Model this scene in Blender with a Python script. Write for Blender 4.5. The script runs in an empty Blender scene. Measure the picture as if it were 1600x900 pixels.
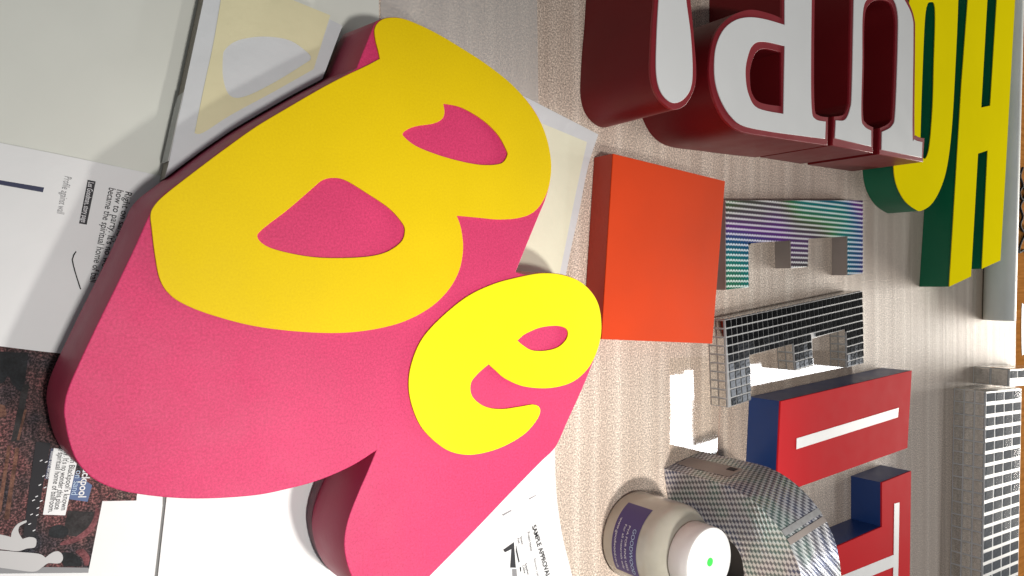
import bpy, bmesh, math, random
from mathutils import Vector
random.seed(7)
R = math.radians

# ------------------------------------------------------------------ camera, world, light
S = bpy.context.scene
COL = S.collection
FPX, TILT, HC = 1155.0, R(36.0), 0.70          # focal length in photo pixels, tilt off straight down, height over table
cam_d = bpy.data.cameras.new('camera'); cam = bpy.data.objects.new('camera', cam_d); COL.objects.link(cam)
cam_d.sensor_fit = 'HORIZONTAL'; cam_d.sensor_width = 36.0; cam_d.lens = 36.0 * FPX / 1600.0
cam_d.clip_start = 0.02; cam_d.clip_end = 60
cam.location = (0, 0, HC); cam.rotation_euler = (0, -TILT, 0)
S.camera = cam

W = bpy.data.worlds.new('World'); S.world = W; W.use_nodes = True
bg = W.node_tree.nodes['Background']; bg.inputs[0].default_value = (0.92, 0.96, 1.0, 1); bg.inputs[1].default_value = 0.13

def area(name, loc, target, sx, sy, power, col=(1, 1, 1), shape='RECTANGLE'):
    d = bpy.data.lights.new(name, 'AREA'); d.shape = shape; d.size = sx
    if shape in ('RECTANGLE', 'ELLIPSE'): d.size_y = sy
    d.energy = power; d.color = col
    o = bpy.data.objects.new(name, d); COL.objects.link(o); o.location = loc
    o.rotation_euler = (Vector(target) - Vector(loc)).to_track_quat('-Z', 'Y').to_euler()
    return o
def spot(name, loc, target, power, cone, blend, rad, col=(1, 1, 1)):
    d = bpy.data.lights.new(name, 'SPOT'); d.energy = power; d.spot_size = R(cone); d.spot_blend = blend
    d.shadow_soft_size = rad; d.color = col
    o = bpy.data.objects.new(name, d); COL.objects.link(o); o.location = loc
    o.rotation_euler = (Vector(target) - Vector(loc)).to_track_quat('-Z', 'Y').to_euler()
    return o
area('lamp_overhead', (0.20, -0.20, 1.35), (0.2, -0.1, 0), 0.10, 0.10, 9.0, (1.0, 0.97, 0.93), 'DISK')
spot('lamp_desk', (0.60, -0.52, 1.20), (0.46, -0.34, 0), 56.0, 60, 1.0, 0.045, (1.0, 0.96, 0.90))
area('window_far', (4.6, -0.45, 0.62), (1.2, 0.0, 0.0), 1.8, 0.5, 165.0, (1.0, 0.94, 0.85))

S.view_settings.view_transform = 'Standard'; S.view_settings.look = 'None'
S.view_settings.exposure = 0.0; S.view_settings.gamma = 1.0; S.view_settings.use_curve_mapping = False

# ------------------------------------------------------------------ helpers
_F = Vector((math.sin(TILT), 0, -math.cos(TILT))); _R = Vector((math.cos(TILT), 0, math.sin(TILT))); _U = Vector((0, 1, 0))
def un(u, v, z=0.0):
    """photo pixel -> point on the horizontal plane at height z (metres)"""
    d = _F + _R * ((u - 800) / FPX) + _U * ((450 - v) / FPX)
    s = (z - HC) / d.z
    return Vector((d.x * s, d.y * s, z))

# added unseen lights, mirrored in the added film as a bright carpet patch
def patch_light(name, pa, pb, width, power, H=1.9):
    k = 1 + H / HC
    a = un(*pa) * k; b = un(*pb) * k
    d = bpy.data.lights.new(name, 'AREA'); d.shape = 'RECTANGLE'; d.size = (b - a).length; d.size_y = width
    d.energy = power; d.color = (0.96, 0.98, 1.0)
    o = bpy.data.objects.new(name, d); COL.objects.link(o)
    m = (a + b) / 2; o.location = (m.x, m.y, H)
    o.rotation_euler = (0, 0, math.atan2(b.y - a.y, b.x - a.x))
    return o
patch_light('patch_reflection_light', (1064, 585), (1066, 900), 0.17, 9.0)
patch_light('patch_reflection_light', (1068, 603), (1325, 574), 0.16, 9.0)
patch_light('patch_reflection_light', (1078, 707), (1158, 686), 0.07, 2.5)

def smooth_closed(pts, n=6):
    """closed Catmull-Rom through 2D points; a point (x, y, 1) is a sharp corner"""
    P = [(Vector((p[0], p[1])), len(p) > 2) for p in pts]; m = len(P); out = []
    for i in range(m):
        p1, c1 = P[i]; p2, c2 = P[(i + 1) % m]
        p0 = P[i - 1][0] if not c1 else p1; p3 = P[(i + 2) % m][0] if not c2 else p2
        if c1 and c2:
            out.append(p1.copy()); continue
        for k in range(n):
            t = k / n
            out.append(0.5 * ((2 * p1) + (p2 - p0) * t + (2 * p0 - 5 * p1 + 4 * p2 - p3) * t * t + (3 * p1 - p0 - 3 * p2 + p3) * t ** 3))
    return out
def px(pts, z, n=6):
    """pixel outline -> smooth ground outline at height z"""
    return smooth_closed([(*un(p[0], p[1], z)[:2], *p[2:]) for p in pts], n)
def corners(pts, z):
    return [Vector(un(p[0], p[1], z)[:2]) for p in pts]

def link(name, me, mat, parent=None):
    o = bpy.data.objects.new(name, me); COL.objects.link(o)
    if mat is not None and not me.materials: me.materials.append(mat)
    if parent is not None:
        o.parent = parent
    return o
def shade(me, ang=35):
    me.polygons.foreach_set('use_smooth', [True] * len(me.polygons))
    me.set_sharp_from_angle(angle=R(ang))
def prism(name, loops, z0, z1, mat, parent=None, bevel=0.0, org=None, hole_bottom=True):
    """extruded outline with holes, as one mesh"""
    if org is None: org = parent.location if parent is not None else Vector((0, 0, 0))
    cu = bpy.data.curves.new(name, 'CURVE'); cu.dimensions = '2D'; cu.fill_mode = 'BOTH'
    for lp in loops:
        sp = cu.splines.new('POLY'); sp.points.add(len(lp) - 1)
        for q, p in zip(sp.points, lp): q.co = (p[0] - org[0], p[1] - org[1], 0, 1)
        sp.use_cyclic_u = True
    cu.extrude = (z1 - z0) / 2 - bevel; cu.bevel_depth = bevel; cu.bevel_resolution = 1; cu.offset = -bevel
    tmp = bpy.data.objects.new('tmp', cu); COL.objects.link(tmp)
    me = bpy.data.meshes.new_from_object(tmp); bpy.data.objects.remove(tmp); bpy.data.curves.remove(cu)
    zc = (z0 + z1) / 2 - org[2]
    for v in me.vertices: v.co.z += zc
    me.materials.clear(); shade(me)
    return link(name, me, mat, parent)
def mesh_from(name, verts, faces, mat, parent=None, smooth=False):
    me = bpy.data.meshes.new(name); me.from_pydata([tuple(v) for v in verts], [], faces); me.update()
    if smooth: shade(me, 40)
    return link(name, me, mat, parent)
def empty(name, loc):
    o = bpy.data.objects.new(name, None); COL.objects.link(o); o.location = loc; o.empty_display_size = 0.02
    return o
def tag(o, label, cat, group=None):
    o['label'] = label; o['category'] = cat
    if group: o['group'] = group
    return o
def centre(loop, z=0.0):
    return Vector((sum(p[0] for p in loop) / len(loop), sum(p[1] for p in loop) / len(loop), z))
def sheet(name, loop, z, th, mat, parent=None, cell=0.02, wav=0.0, curl=None, seed=0):
    """thin paper: outline prism, lightly waved"""
    o = prism(name, [loop], z, z + th, mat, parent)
    return o
def lettering(name, txt, p0, p1, z, mat, parent, height=None, bold=0.0, th=0.0003):
    """flat print: text whose baseline runs from pixel p0 to pixel p1"""
    a = un(*p0, z); b = un(*p1, z); d = (b - a); L = d.length
    cu = bpy.data.curves.new('txt', 'FONT'); cu.body = txt; cu.size = 1.0; cu.offset = bold; cu.extrude = 0
    tmp = bpy.data.objects.new('tmp', cu); COL.objects.link(tmp)
    me = bpy.data.meshes.new_from_object(tmp); bpy.data.objects.remove(tmp); bpy.data.curves.remove(cu)
    me.materials.clear()
    xs = [v.co.x for v in me.vertices]; w = max(xs) - min(xs); x0 = min(xs)
    sx = L / w; sy = sx if height is None else height / 0.7
    ex = d.normalized(); ey = Vector((-ex.y, ex.x, 0))
    org = parent.matrix_basis.translation if parent is not None else Vector((0, 0, 0))
    for v in me.vertices:
        q = a + ex * ((v.co.x - x0) * sx) + ey * (v.co.y * sy)
        v.co = Vector((q.x, q.y, z + th)) - Vector(org)
    me.update()
    return link(name, me, mat, parent)

# ------------------------------------------------------------------ materials
def nodes_of(name):
    m = bpy.data.materials.new(name); m.use_nodes = True; nt = m.node_tree
    return m, nt, nt.nodes['Principled BSDF']
def N(nt, t, **kw):
    n = nt.nodes.new(t)
    for k, v in kw.items():
        if hasattr(n, k): setattr(n, k, v)
        else: n.inputs[k].default_value = v
    return n
def coords(nt, scale=(1, 1, 1), rot=(0, 0, 0)):
    tc = N(nt, 'ShaderNodeTexCoord'); mp = N(nt, 'ShaderNodeMapping')
    mp.inputs['Scale'].default_value = scale; mp.inputs['Rotation'].default_value = rot
    nt.links.new(tc.outputs['Object'], mp.inputs['Vector']); return mp.outputs[0]
def ramp(nt, fac, stops, interp='LINEAR'):
    r = N(nt, 'ShaderNodeValToRGB'); r.color_ramp.interpolation = interp
    el = r.color_ramp.elements
    while len(el) > 1: el.remove(el[-1])
    el[0].position = stops[0][0]; el[0].color = (*stops[0][1], 1)
    for p, c in stops[1:]:
        e = el.new(p); e.color = (*c, 1)
    nt.links.new(fac, r.inputs[0]); return r.outputs[0]
def mixc(nt, fac, a, b, mode='MIX'):
    m = N(nt, 'ShaderNodeMix', data_type='RGBA', blend_type=mode)
    for sock, v in ((m.inputs[0], fac), (m.inputs[6], a), (m.inputs[7], b)):
        if hasattr(v, 'is_linked'): nt.links.new(v, sock)
        elif isinstance(v, (int, float)): sock.default_value = v
        else: sock.default_value = (*v, 1)
    return m.outputs[2]
def math_n(nt, op, a, b=0.0):
    m = N(nt, 'ShaderNodeMath', operation=op)
    for sock, v in ((m.inputs[0], a), (m.inputs[1], b)):
        if hasattr(v, 'is_linked'): nt.links.new(v, sock)
        else: sock.default_value = v
    return m.outputs[0]
def bump(nt, bsdf, h, strength, dist):
    b = N(nt, 'ShaderNodeBump'); b.inputs['Strength'].default_value = strength; b.inputs['Distance'].default_value = dist
    nt.links.new(h, b.inputs['Height']); nt.links.new(b.outputs[0], bsdf.inputs['Normal'])
def paint(name, col, rough=0.45, peel=0.0, peel_scale=400, var=0.06, spec=0.5, var_scale=9, grain=0.0):
    m, nt, b = nodes_of(name); co = coords(nt)
    n = N(nt, 'ShaderNodeTexNoise', Scale=var_scale, Detail=4.0); nt.links.new(co, n.inputs['Vector'])
    dark = tuple(c * (1 - var) for c in col); lite = tuple(min(1, c * (1 + var)) for c in col)
    base = ramp(nt, n.outputs[0], [(0.35, dark), (0.65, lite)])
    if grain:
        g = N(nt, 'ShaderNodeTexNoise', Scale=520.0, Detail=2.0, Roughness=0.7); nt.links.new(co, g.inputs['Vector'])
        base = mixc(nt, 1.0, base, ramp(nt, g.outputs[0], [(0.3, (1 - grain,) * 3), (0.7, (1 + grain, 1 + 2.2 * grain, 1 + 1.8 * grain))]), 'MULTIPLY')
    nt.links.new(base, b.inputs['Base Color'])
    n3 = N(nt, 'ShaderNodeTexNoise', Scale=35.0, Detail=5.0); nt.links.new(co, n3.inputs['Vector'])
    r = N(nt, 'ShaderNodeMapRange'); r.inputs[3].default_value = rough - 0.07; r.inputs[4].default_value = rough + 0.09
    nt.links.new(n3.outputs[0], r.inputs[0]); nt.links.new(r.outputs[0], b.inputs['Roughness'])
    b.inputs['Specular IOR Level'].default_value = spec
    if peel:
        n2 = N(nt, 'ShaderNodeTexNoise', Scale=peel_scale, Detail=2.0); nt.links.new(co, n2.inputs['Vector'])
        bump(nt, b, n2.outputs[0], peel, 0.0006)
    return m
M = {}
M['pink'] = paint('pink_paint', (0.60, 0.034, 0.125), 0.5, 0.22, 760, 0.06, 0.25, 9, 0.16)
M['pink_shade'] = paint('pink_shade_paint', (0.40, 0.030, 0.085), 0.45, 0.25, 200, 0.06, 0.35)  # darker copy of the pink, wall shade put into the colour
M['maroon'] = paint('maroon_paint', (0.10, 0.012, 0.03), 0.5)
M['lemon'] = paint('lemon_vinyl', (0.86, 0.76, 0.002), 0.5, 0.08, 500, 0.02, 0.15)
M['yellow'] = paint('yellow_vinyl', (0.76, 0.53, 0.002), 0.5, 0.08, 500, 0.03, 0.12, 9, 0.035)
M['yellow_h'] = paint('yellow_enamel', (0.92, 0.77, 0.004), 0.5, 0.05, 300, 0.02, 0.0)
M['green'] = paint('green_paint', (0.003, 0.15, 0.072), 0.42, 0.12, 200)
M['red'] = paint('red_shade_paint', (0.16, 0.008, 0.011), 0.42, 0.12, 220, 0.07, 0.25)  # rim red darkened for the walls, their shade is in the colour
M['red_rim'] = paint('red_rim_paint', (0.27, 0.013, 0.022), 0.4, 0.08, 220)
M['white'] = paint('white_face', (0.78, 0.79, 0.79), 0.38, 0.03, 200, 0.015)
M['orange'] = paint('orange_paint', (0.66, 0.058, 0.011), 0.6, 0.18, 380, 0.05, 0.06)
M['orange_shade'] = paint('orange_shade_paint', (0.42, 0.030, 0.008), 0.5, 0.2, 380, 0.05)  # the orange again, darkened as the unlit side
M['scarlet'] = paint('scarlet_face', (0.66, 0.022, 0.030), 0.55, 0.04, 240, 0.03, 0.01)
M['blue'] = paint('blue_paint', (0.010, 0.045, 0.19), 0.33, 0.08, 160, 0.08)
M['lid'] = paint('white_lid', (0.80, 0.80, 0.79), 0.35, 0.03, 100, 0.01)
M['dot'] = paint('green_sticker', (0.06, 0.72, 0.10), 0.5)
M['ink'] = paint('black_ink', (0.02, 0.02, 0.025), 0.6)
M['ink_grey'] = paint('grey_ink', (0.25, 0.25, 0.26), 0.6)
M['navy'] = paint('navy_ink', (0.010, 0.016, 0.07), 0.5)
M['blueprint'] = paint('blue_ink', (0.05, 0.10, 0.25), 0.5)
M['whiteprint'] = paint('white_ink', (0.78, 0.78, 0.80), 0.5)
M['paleblue'] = paint('pale_blue_ink', (0.45, 0.58, 0.75), 0.5)
M['figure'] = paint('grey_print', (0.52, 0.51, 0.51), 0.5, var=0.02)
M['purple'] = paint('purple_label', (0.055, 0.030, 0.17), 0.4)
M['dark_plate'] = paint('dark_plate', (0.035, 0.035, 0.04), 0.35)
M['gap_shade'] = paint('gap_shade_grey', (0.17, 0.17, 0.165), 0.6)
M['tube'] = paint('grey_tube', (0.80, 0.82, 0.78), 0.5, 0.04, 90, 0.04, 0.2)
M['wire'] = paint('black_wire', (0.012, 0.010, 0.010), 0.7, spec=0.1)

def paper(name, col, rough=0.55, wrinkle=0.25, scale=14):
    m, nt, b = nodes_of(name); co = coords(nt)
    n = N(nt, 'ShaderNodeTexNoise', Scale=scale, Detail=5.0); nt.links.new(co, n.inputs['Vector'])
    nt.links.new(ramp(nt, n.outputs[0], [(0.3, tuple(c * 0.95 for c in col)), (0.7, col)]), b.inputs['Base Color'])
    b.inputs['Roughness'].default_value = rough
    bump(nt, b, n.outputs[0], wrinkle, 0.006)
    return m
M['paper'] = paper('white_paper', (0.86, 0.865, 0.865))
M['card'] = paper('off_white_card', (0.78, 0.79, 0.72), 0.5, 0.06)
M['tissue'] = paper('tissue_paper', (0.70, 0.72, 0.735), 0.6, 0.45, 22)
M['tissue_yellow'] = paper('pale_yellow_print', (0.80, 0.74, 0.47), 0.6, 0.45, 22)
M['cream'] = paper('cream_paper', (0.84, 0.83, 0.64), 0.55, 0.4, 20)
M['board_side_shade'] = paper('board_side_shade', (0.24, 0.215, 0.175), 0.6, 0.1)  # board side in shade, darkness painted into its colour
M['edge'] = paper('board_edge', (0.50, 0.51, 0.49), 0.6, 0.1)

def m_carpet():
    m, nt, b = nodes_of('ribbed_carpet'); co = coords(nt)
    s = N(nt, 'ShaderNodeSeparateXYZ'); nt.links.new(co, s.inputs[0])
    wob = N(nt, 'ShaderNodeTexNoise', Scale=6.0, Detail=1.0); nt.links.new(co, wob.inputs['Vector'])
    xx = math_n(nt, 'ADD', s.outputs[0], math_n(nt, 'MULTIPLY', wob.outputs[0], 0.010))
    rib = N(nt, 'ShaderNodeTexNoise', noise_dimensions='1D', Detail=2.0, Roughness=0.5); rib.inputs['Scale'].default_value = 40
    nt.links.new(xx, rib.inputs['W'])
    fine = N(nt, 'ShaderNodeTexNoise', Scale=480.0, Detail=2.0, Roughness=0.75); nt.links.new(co, fine.inputs['Vector'])
    stre = N(nt, 'ShaderNodeTexNoise', Scale=1.0, Detail=3.0); nt.links.new(coords(nt, (260, 45, 1)), stre.inputs['Vector'])
    c1 = ramp(nt, rib.outputs[0], [(0.30, (0.55, 0.45, 0.375)), (0.52, (0.60, 0.50, 0.42)), (0.72, (0.68, 0.585, 0.50))])
    c2 = ramp(nt, fine.outputs[0], [(0.32, (0.34, 0.32, 0.32)), (0.50, (0.95, 0.94, 0.93)), (0.68, (1.9, 1.92, 1.9))])
    c = mixc(nt, 0.8, c1, c2, 'MULTIPLY')
    c = mixc(nt, 0.15, c, ramp(nt, stre.outputs[0], [(0.3, (0.75, 0.73, 0.71)), (0.7, (1.2, 1.2, 1.2))]), 'MULTIPLY')
    nt.links.new(c, b.inputs['Base Color'])
    nt.links.new(ramp(nt, fine.outputs[0], [(0.45, (0.66,) * 3), (0.70, (0.36,) * 3)]), b.inputs['Roughness']); b.inputs['Specular IOR Level'].default_value = 0.4
    h = math_n(nt, 'ADD', math_n(nt, 'MULTIPLY', rib.outputs[0], 0.45), math_n(nt, 'MULTIPLY', fine.outputs[0], 0.25))
    bump(nt, b, h, 0.5, 0.003)
    return m
M['carpet'] = m_carpet()
def m_wood():
    m, nt, b = nodes_of('orange_wood'); co = coords(nt, (3, 40, 3))
    n = N(nt, 'ShaderNodeTexNoise', Scale=3.0, Detail=6.0); nt.links.new(co, n.inputs['Vector'])
    nt.links.new(ramp(nt, n.outputs[0], [(0.3, (0.30, 0.115, 0.025)), (0.7, (0.50, 0.21, 0.055))]), b.inputs['Base Color'])
    b.inputs['Roughness'].default_value = 0.8; b.inputs['Specular IOR Level'].default_value = 0.0; bump(nt, b, n.outputs[0], 0.1, 0.001); return m
M['wood'] = m_wood()
def m_photo():
    """printed photograph of an ornate brown and red hall"""
    m, nt, b = nodes_of('printed_photo'); co = coords(nt)
    n1 = N(nt, 'ShaderNodeTexNoise', Scale=24.0, Detail=3.0); nt.links.new(co, n1.inputs['Vector'])
    n2 = N(nt, 'ShaderNodeTexNoise', Scale=600.0, Detail=2.0, Roughness=0.7); nt.links.new(co, n2.inputs['Vector'])
    w = N(nt, 'ShaderNodeTexWave', wave_type='BANDS'); w.inputs['Scale'].default_value = 34; w.inputs['Distortion'].default_value = 3.0; w.inputs['Detail'].default_value = 3.0
    nt.links.new(co, w.inputs['Vector'])
    big = ramp(nt, n1.outputs[0], [(0.34, (0.020, 0.022, 0.030)), (0.47, (0.060, 0.034, 0.035)), (0.58, (0.115, 0.046, 0.046)), (0.70, (0.085, 0.060, 0.055))])
    fin = ramp(nt, n2.outputs[0], [(0.36, (0.15, 0.13, 0.14)), (0.50, (0.8, 0.8, 0.8)), (0.64, (3.2, 3.0, 2.9))])
    c = mixc(nt, 0.9, big, fin, 'MULTIPLY')
    c = mixc(nt, 0.5, c, ramp(nt, w.outputs[0], [(0.2, (0.65, 0.65, 0.70)), (0.8, (1.25, 1.2, 1.2))]), 'MULTIPLY')
    nt.links.new(c, b.inputs['Base Color']); b.inputs['Roughness'].default_value = 0.6; b.inputs['Specular IOR Level'].default_value = 0.2; return m
M['photo'] = m_photo()
def m_holo(name, row, colw, lo, tint=1.0, angle=0.0):
    """prismatic foil: fine embossed rows, colour bands across the sheet"""
    m, nt, b = nodes_of(name); co = coords(nt, rot=(0, 0, angle))
    s = N(nt, 'ShaderNodeSeparateXYZ'); nt.links.new(co, s.inputs[0])
    def saw(sock, per):
        return math_n(nt, 'FRACT', math_n(nt, 'DIVIDE', sock, per))
    x, y = s.outputs[0], s.outputs[1]
    ys = math_n(nt, 'ADD', y, math_n(nt, 'MULTIPLY', math_n(nt, 'ABSOLUTE', math_n(nt, 'SUBTRACT', saw(x, colw), 0.5)), row * 0.45))
    fr = math_n(nt, 'ABSOLUTE', math_n(nt, 'SUBTRACT', saw(ys, row), 0.5))
    fc = math_n(nt, 'ABSOLUTE', math_n(nt, 'SUBTRACT', saw(x, colw), 0.5))
    n = N(nt, 'ShaderNodeTexNoise', Scale=5.5, Detail=1.0); nt.links.new(co, n.inputs['Vector'])
    hue = math_n(nt, 'FRACT', math_n(nt, 'ADD', math_n(nt, 'MULTIPLY', x, 2.4), math_n(nt, 'ADD', math_n(nt, 'MULTIPLY', y, 2.6), math_n(nt, 'MULTIPLY', n.outputs[0], 1.9))))
    rb = ramp(nt, hue, [(0.0, (0.07, 0.08, 0.05)), (0.14, (0.04, 0.17, 0.06)), (0.34, (0.01, 0.19, 0.18)), (0.55, (0.015, 0.08, 0.22)), (0.74, (0.12, 0.03, 0.22)), (0.88, (0.09, 0.06, 0.10)), (1.0, (0.07, 0.08, 0.05))])
    rb = mixc(nt, tint, lo, rb)
    lite = mixc(nt, 0.30, (0.95, 0.97, 0.95), mixc(nt, 1.0, rb, (3.2, 3.2, 3.2), 'MULTIPLY'))
    k = ramp(nt, fr, [(0.13, (1, 1, 1)), (0.23, (0, 0, 0))])
    c = mixc(nt, k, rb, lite)
    c = mixc(nt, math_n(nt, 'MULTIPLY', ramp(nt, fc, [(0.30, (0, 0, 0)), (0.45, (1, 1, 1))]), 0.45), c, (0.05, 0.055, 0.06))
    nt.links.new(c, b.inputs['Base Color']); b.inputs['Metallic'].default_value = 0.0; b.inputs['Specular IOR Level'].default_value = 0.0; b.inputs['Roughness'].default_value = 0.45
    bump(nt, b, math_n(nt, 'ADD', fr, fc), 0.2, 0.0006)
    return m
M['holo'] = m_holo('prismatic_foil', 0.0075, 0.0062, (0.25, 0.25, 0.25), 1.0)
M['holo_side'] = paint('foil_side', (0.30, 0.26, 0.24), 0.32, 0.3, 260, 0.15)
def m_weave():
    """silver foil embossed with small diamonds, faint rainbow"""
    m, nt, b = nodes_of('diamond_foil'); tc = N(nt, 'ShaderNodeTexCoord')
    s = N(nt, 'ShaderNodeSeparateXYZ'); nt.links.new(tc.outputs['Object'], s.inputs[0])
    y, z, x = s.outputs[1], s.outputs[2], s.outputs[0]
    def tri(sock, per): return math_n(nt, 'ABSOLUTE', math_n(nt, 'SUBTRACT', math_n(nt, 'FRACT', math_n(nt, 'DIVIDE', sock, per)), 0.5))
    sx = math_n(nt, 'ADD', y, math_n(nt, 'MULTIPLY', x, 0.9))
    a = tri(math_n(nt, 'ADD', z, math_n(nt, 'MULTIPLY', sx, 0.35)), 0.0062); c_ = tri(math_n(nt, 'SUBTRACT', sx, math_n(nt, 'MULTIPLY', z, 0.2)), 0.0062)
    w = math_n(nt, 'ADD', a, c_)
    n = N(nt, 'ShaderNodeTexNoise', Scale=13.0, Detail=2.0); nt.links.new(tc.outputs['Object'], n.inputs['Vector'])
    tintc = ramp(nt, n.outputs[0], [(0.30, (0.34, 0.30, 0.28)), (0.42, (0.20, 0.24, 0.42)), (0.50, (0.42, 0.40, 0.46)), (0.58, (0.30, 0.48, 0.44)), (0.70, (0.46, 0.43, 0.40))])
    k = ramp(nt, w, [(0.38, (0, 0, 0)), (0.62, (1, 1, 1))])
    nt.links.new(mixc(nt, k, mixc(nt, 0.55, tintc, (0.05, 0.05, 0.055)), mixc(nt, 0.6, tintc, (0.95, 0.95, 0.95))), b.inputs['Base Color'])
    b.inputs['Metallic'].default_value = 0.6; b.inputs['Roughness'].default_value = 0.26
    bump(nt, b, w, 0.6, 0.0012); return m
M['weave'] = m_weave()
def metal(name, col, rough, met=1.0, bumpy=0.0):
    m, nt, b = nodes_of(name); co = coords(nt)
    n = N(nt, 'ShaderNodeTexNoise', Scale=150.0, Detail=2.0); nt.links.new(co, n.inputs['Vector'])
    nt.links.new(ramp(nt, n.outputs[0], [(0.3, tuple(c * 0.8 for c in col)), (0.7, col)]), b.inputs['Base Color'])
    b.inputs['Metallic'].default_value = met; b.inputs['Roughness'].default_value = rough
    if bumpy: bump(nt, b, n.outputs[0], bumpy, 0.001)
    return m
M['tile_dark_refl'] = metal('mirror_tile_dark_reflection', (0.022, 0.023, 0.025), 0.12, 1.0, 0.08)  # mirror face tiles, dark reflection put into the base colour
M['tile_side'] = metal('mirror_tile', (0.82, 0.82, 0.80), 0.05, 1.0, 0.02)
M['tile_grey'] = metal('grey_mirror_tile', (0.80, 0.81, 0.83), 0.06, 1.0, 0.0)
M['grout'] = paint('silver_grout', (0.42, 0.42, 0.42), 0.4)
M['grout_white'] = paint('white_grout', (0.62, 0.62, 0.61), 0.45)
M['silver_edge'] = metal('silver_edge', (0.70, 0.70, 0.70), 0.35, 0.7)
def m_film(name, fac, tintc=(1, 1, 1), milk=0.0, rough=0.03):
    m = bpy.data.materials.new(name); m.use_nodes = True; nt = m.node_tree; nt.nodes.clear()
    out = N(nt, 'ShaderNodeOutputMaterial'); tr = N(nt, 'ShaderNodeBsdfTransparent'); gl = N(nt, 'ShaderNodeBsdfGlossy')
    gl.inputs['Roughness'].default_value = rough; tr.inputs['Color'].default_value = (*tintc, 1)
    df = N(nt, 'ShaderNodeBsdfDiffuse'); df.inputs['Color'].default_value = (0.80, 0.80, 0.79, 1)
    co = coords(nt); n = N(nt, 'ShaderNodeTexNoise', Scale=18.0, Detail=3.0); nt.links.new(co, n.inputs['Vector'])
    b = N(nt, 'ShaderNodeBump'); b.inputs['Strength'].default_value = 0.02; b.inputs['Distance'].default_value = 0.002
    nt.links.new(n.outputs[0], b.inputs['Height']); nt.links.new(b.outputs[0], gl.inputs['Normal'])
    m1 = N(nt, 'ShaderNodeMixShader'); m1.inputs[0].default_value = milk; nt.links.new(tr.outputs[0], m1.inputs[1]); nt.links.new(df.outputs[0], m1.inputs[2])
    fr = N(nt, 'ShaderNodeFresnel', IOR=1.5); k = math_n(nt, 'MULTIPLY', fr.outputs[0], fac)
    m2 = N(nt, 'ShaderNodeMixShader'); nt.links.new(k, m2.inputs[0]); nt.links.new(m1.outputs[0], m2.inputs[1]); nt.links.new(gl.outputs[0], m2.inputs[2])
    nt.links.new(m2.outputs[0], out.inputs[0]); return m
M['film'] = m_film('light_patch_film', 1.9)
M['milky'] = m_film('milky_film', 1.0, (1, 1, 1), 0.42, 0.25)
def m_jar():
    m, nt, b = nodes_of('frosted_jar'); co = coords(nt)
    n = N(nt, 'ShaderNodeTexNoise', Scale=25.0, Detail=3.0); nt.links.new(co, n.inputs['Vector'])
    nt.links.new(ramp(nt, n.outputs[0], [(0.3, (0.40, 0.375, 0.31)), (0.7, (0.50, 0.475, 0.40))]), b.inputs['Base Color'])
    b.inputs['Roughness'].default_value = 0.2; b.inputs['Subsurface Weight'].default_value = 0.25; b.inputs['Subsurface Radius'].default_value = (0.02, 0.018, 0.012)
    b.inputs['Coat Weight'].default_value = 0.5; b.inputs['Coat Roughness'].default_value = 0.08
    return m
M['jar'] = m_jar()

# ------------------------------------------------------------------ setting
def slab(name, x0, x1, y0, y1, z0, z1, mat):
    v = [(x0, y0, z0), (x1, y0, z0), (x1, y1, z0), (x0, y1, z0), (x0, y0, z1), (x1, y0, z1), (x1, y1, z1), (x0, y1, z1)]
    f = [(3, 2, 1, 0), (4, 5, 6, 7), (0, 1, 5, 4), (1, 2, 6, 5), (2, 3, 7, 6), (3, 0, 4, 7)]
    return mesh_from(name, v, f, mat)
t = slab('table', -1.2, 3.4, -2.2, 2.2, -0.06, -0.006, M['wood']); t['kind'] = 'structure'
cl = [Vector((-0.8, -1.8)), Vector(un(1583, 900)[:2]) + Vector((0, -1.1)), Vector(un(1583, 900)[:2]), Vector(un(1588, 450)[:2]), Vector(un(1591, 0)[:2]), Vector(un(1592, 0)[:2]) + Vector((0, 0.9)), Vector((-0.8, 1.8))]
c = prism('carpet', [cl], -0.0055, 0.0, M['carpet']); c['kind'] = 'structure'

# ------------------------------------------------------------------ papers under and around the big sign
def add_paper(name, pts, z, mat, label, cat, th=0.0008, raw=False):
    lp = pts if raw else px(pts, z + th, 5)
    root = empty(name, centre(lp, z)); prism('sheet', [lp], z, z + th, mat, root)
    return tag(root, label, cat)
def add_film(name, pts, z, mat, label, cat, th=0.0):
    lp = px(pts, z, 5); root = empty(name, centre(lp, z)); o = root.location
    mesh_from('sheet', [(p.x - o.x, p.y - o.y, 0.0003) for p in reversed(lp)], [tuple(range(len(lp)))], mat, root)
    me = root.children[0].data
    if me.polygons[0].normal.z < 0: me.flip_normals()
    return tag(root, label, cat)
card = add_paper('white_card', [(-90, -90, 1), (330, -90, 1), (320, 0, 1), (262, 330, 1), (-90, 330, 1)], 0.0004, M['card'], 'plain off-white card lying beside the pale yellow print', 'card', 0.003)
whp = add_paper('white_paper', [(345, -90, 1), (600, -90, 1), (592, 0, 1), (592, 60, 1), (480, 70, 1), (345, 20, 1)], 0.0004, M['card'], 'plain white sheet under the top stub of the pink sign', 'paper')
milky = add_film('plastic_film', [(594, -90, 1), (836, -90, 1), (839, 0, 1), (841, 165, 1), (842, 240, 1), (596, 240, 1)], 0.0004, M['milky'], 'milky plastic film over the carpet beside the yellow B', 'film', 0.0004)
crm = add_paper('cream_paper', [(740, 110, 1), (935, 210, 1), (919, 260), (905, 330), (893, 385), (884, 430, 1), (880, 500, 1), (700, 450, 1)], 0.0010, M['tissue'], 'creased cream sheet sticking out between the pink sign and orange block', 'paper')
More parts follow.
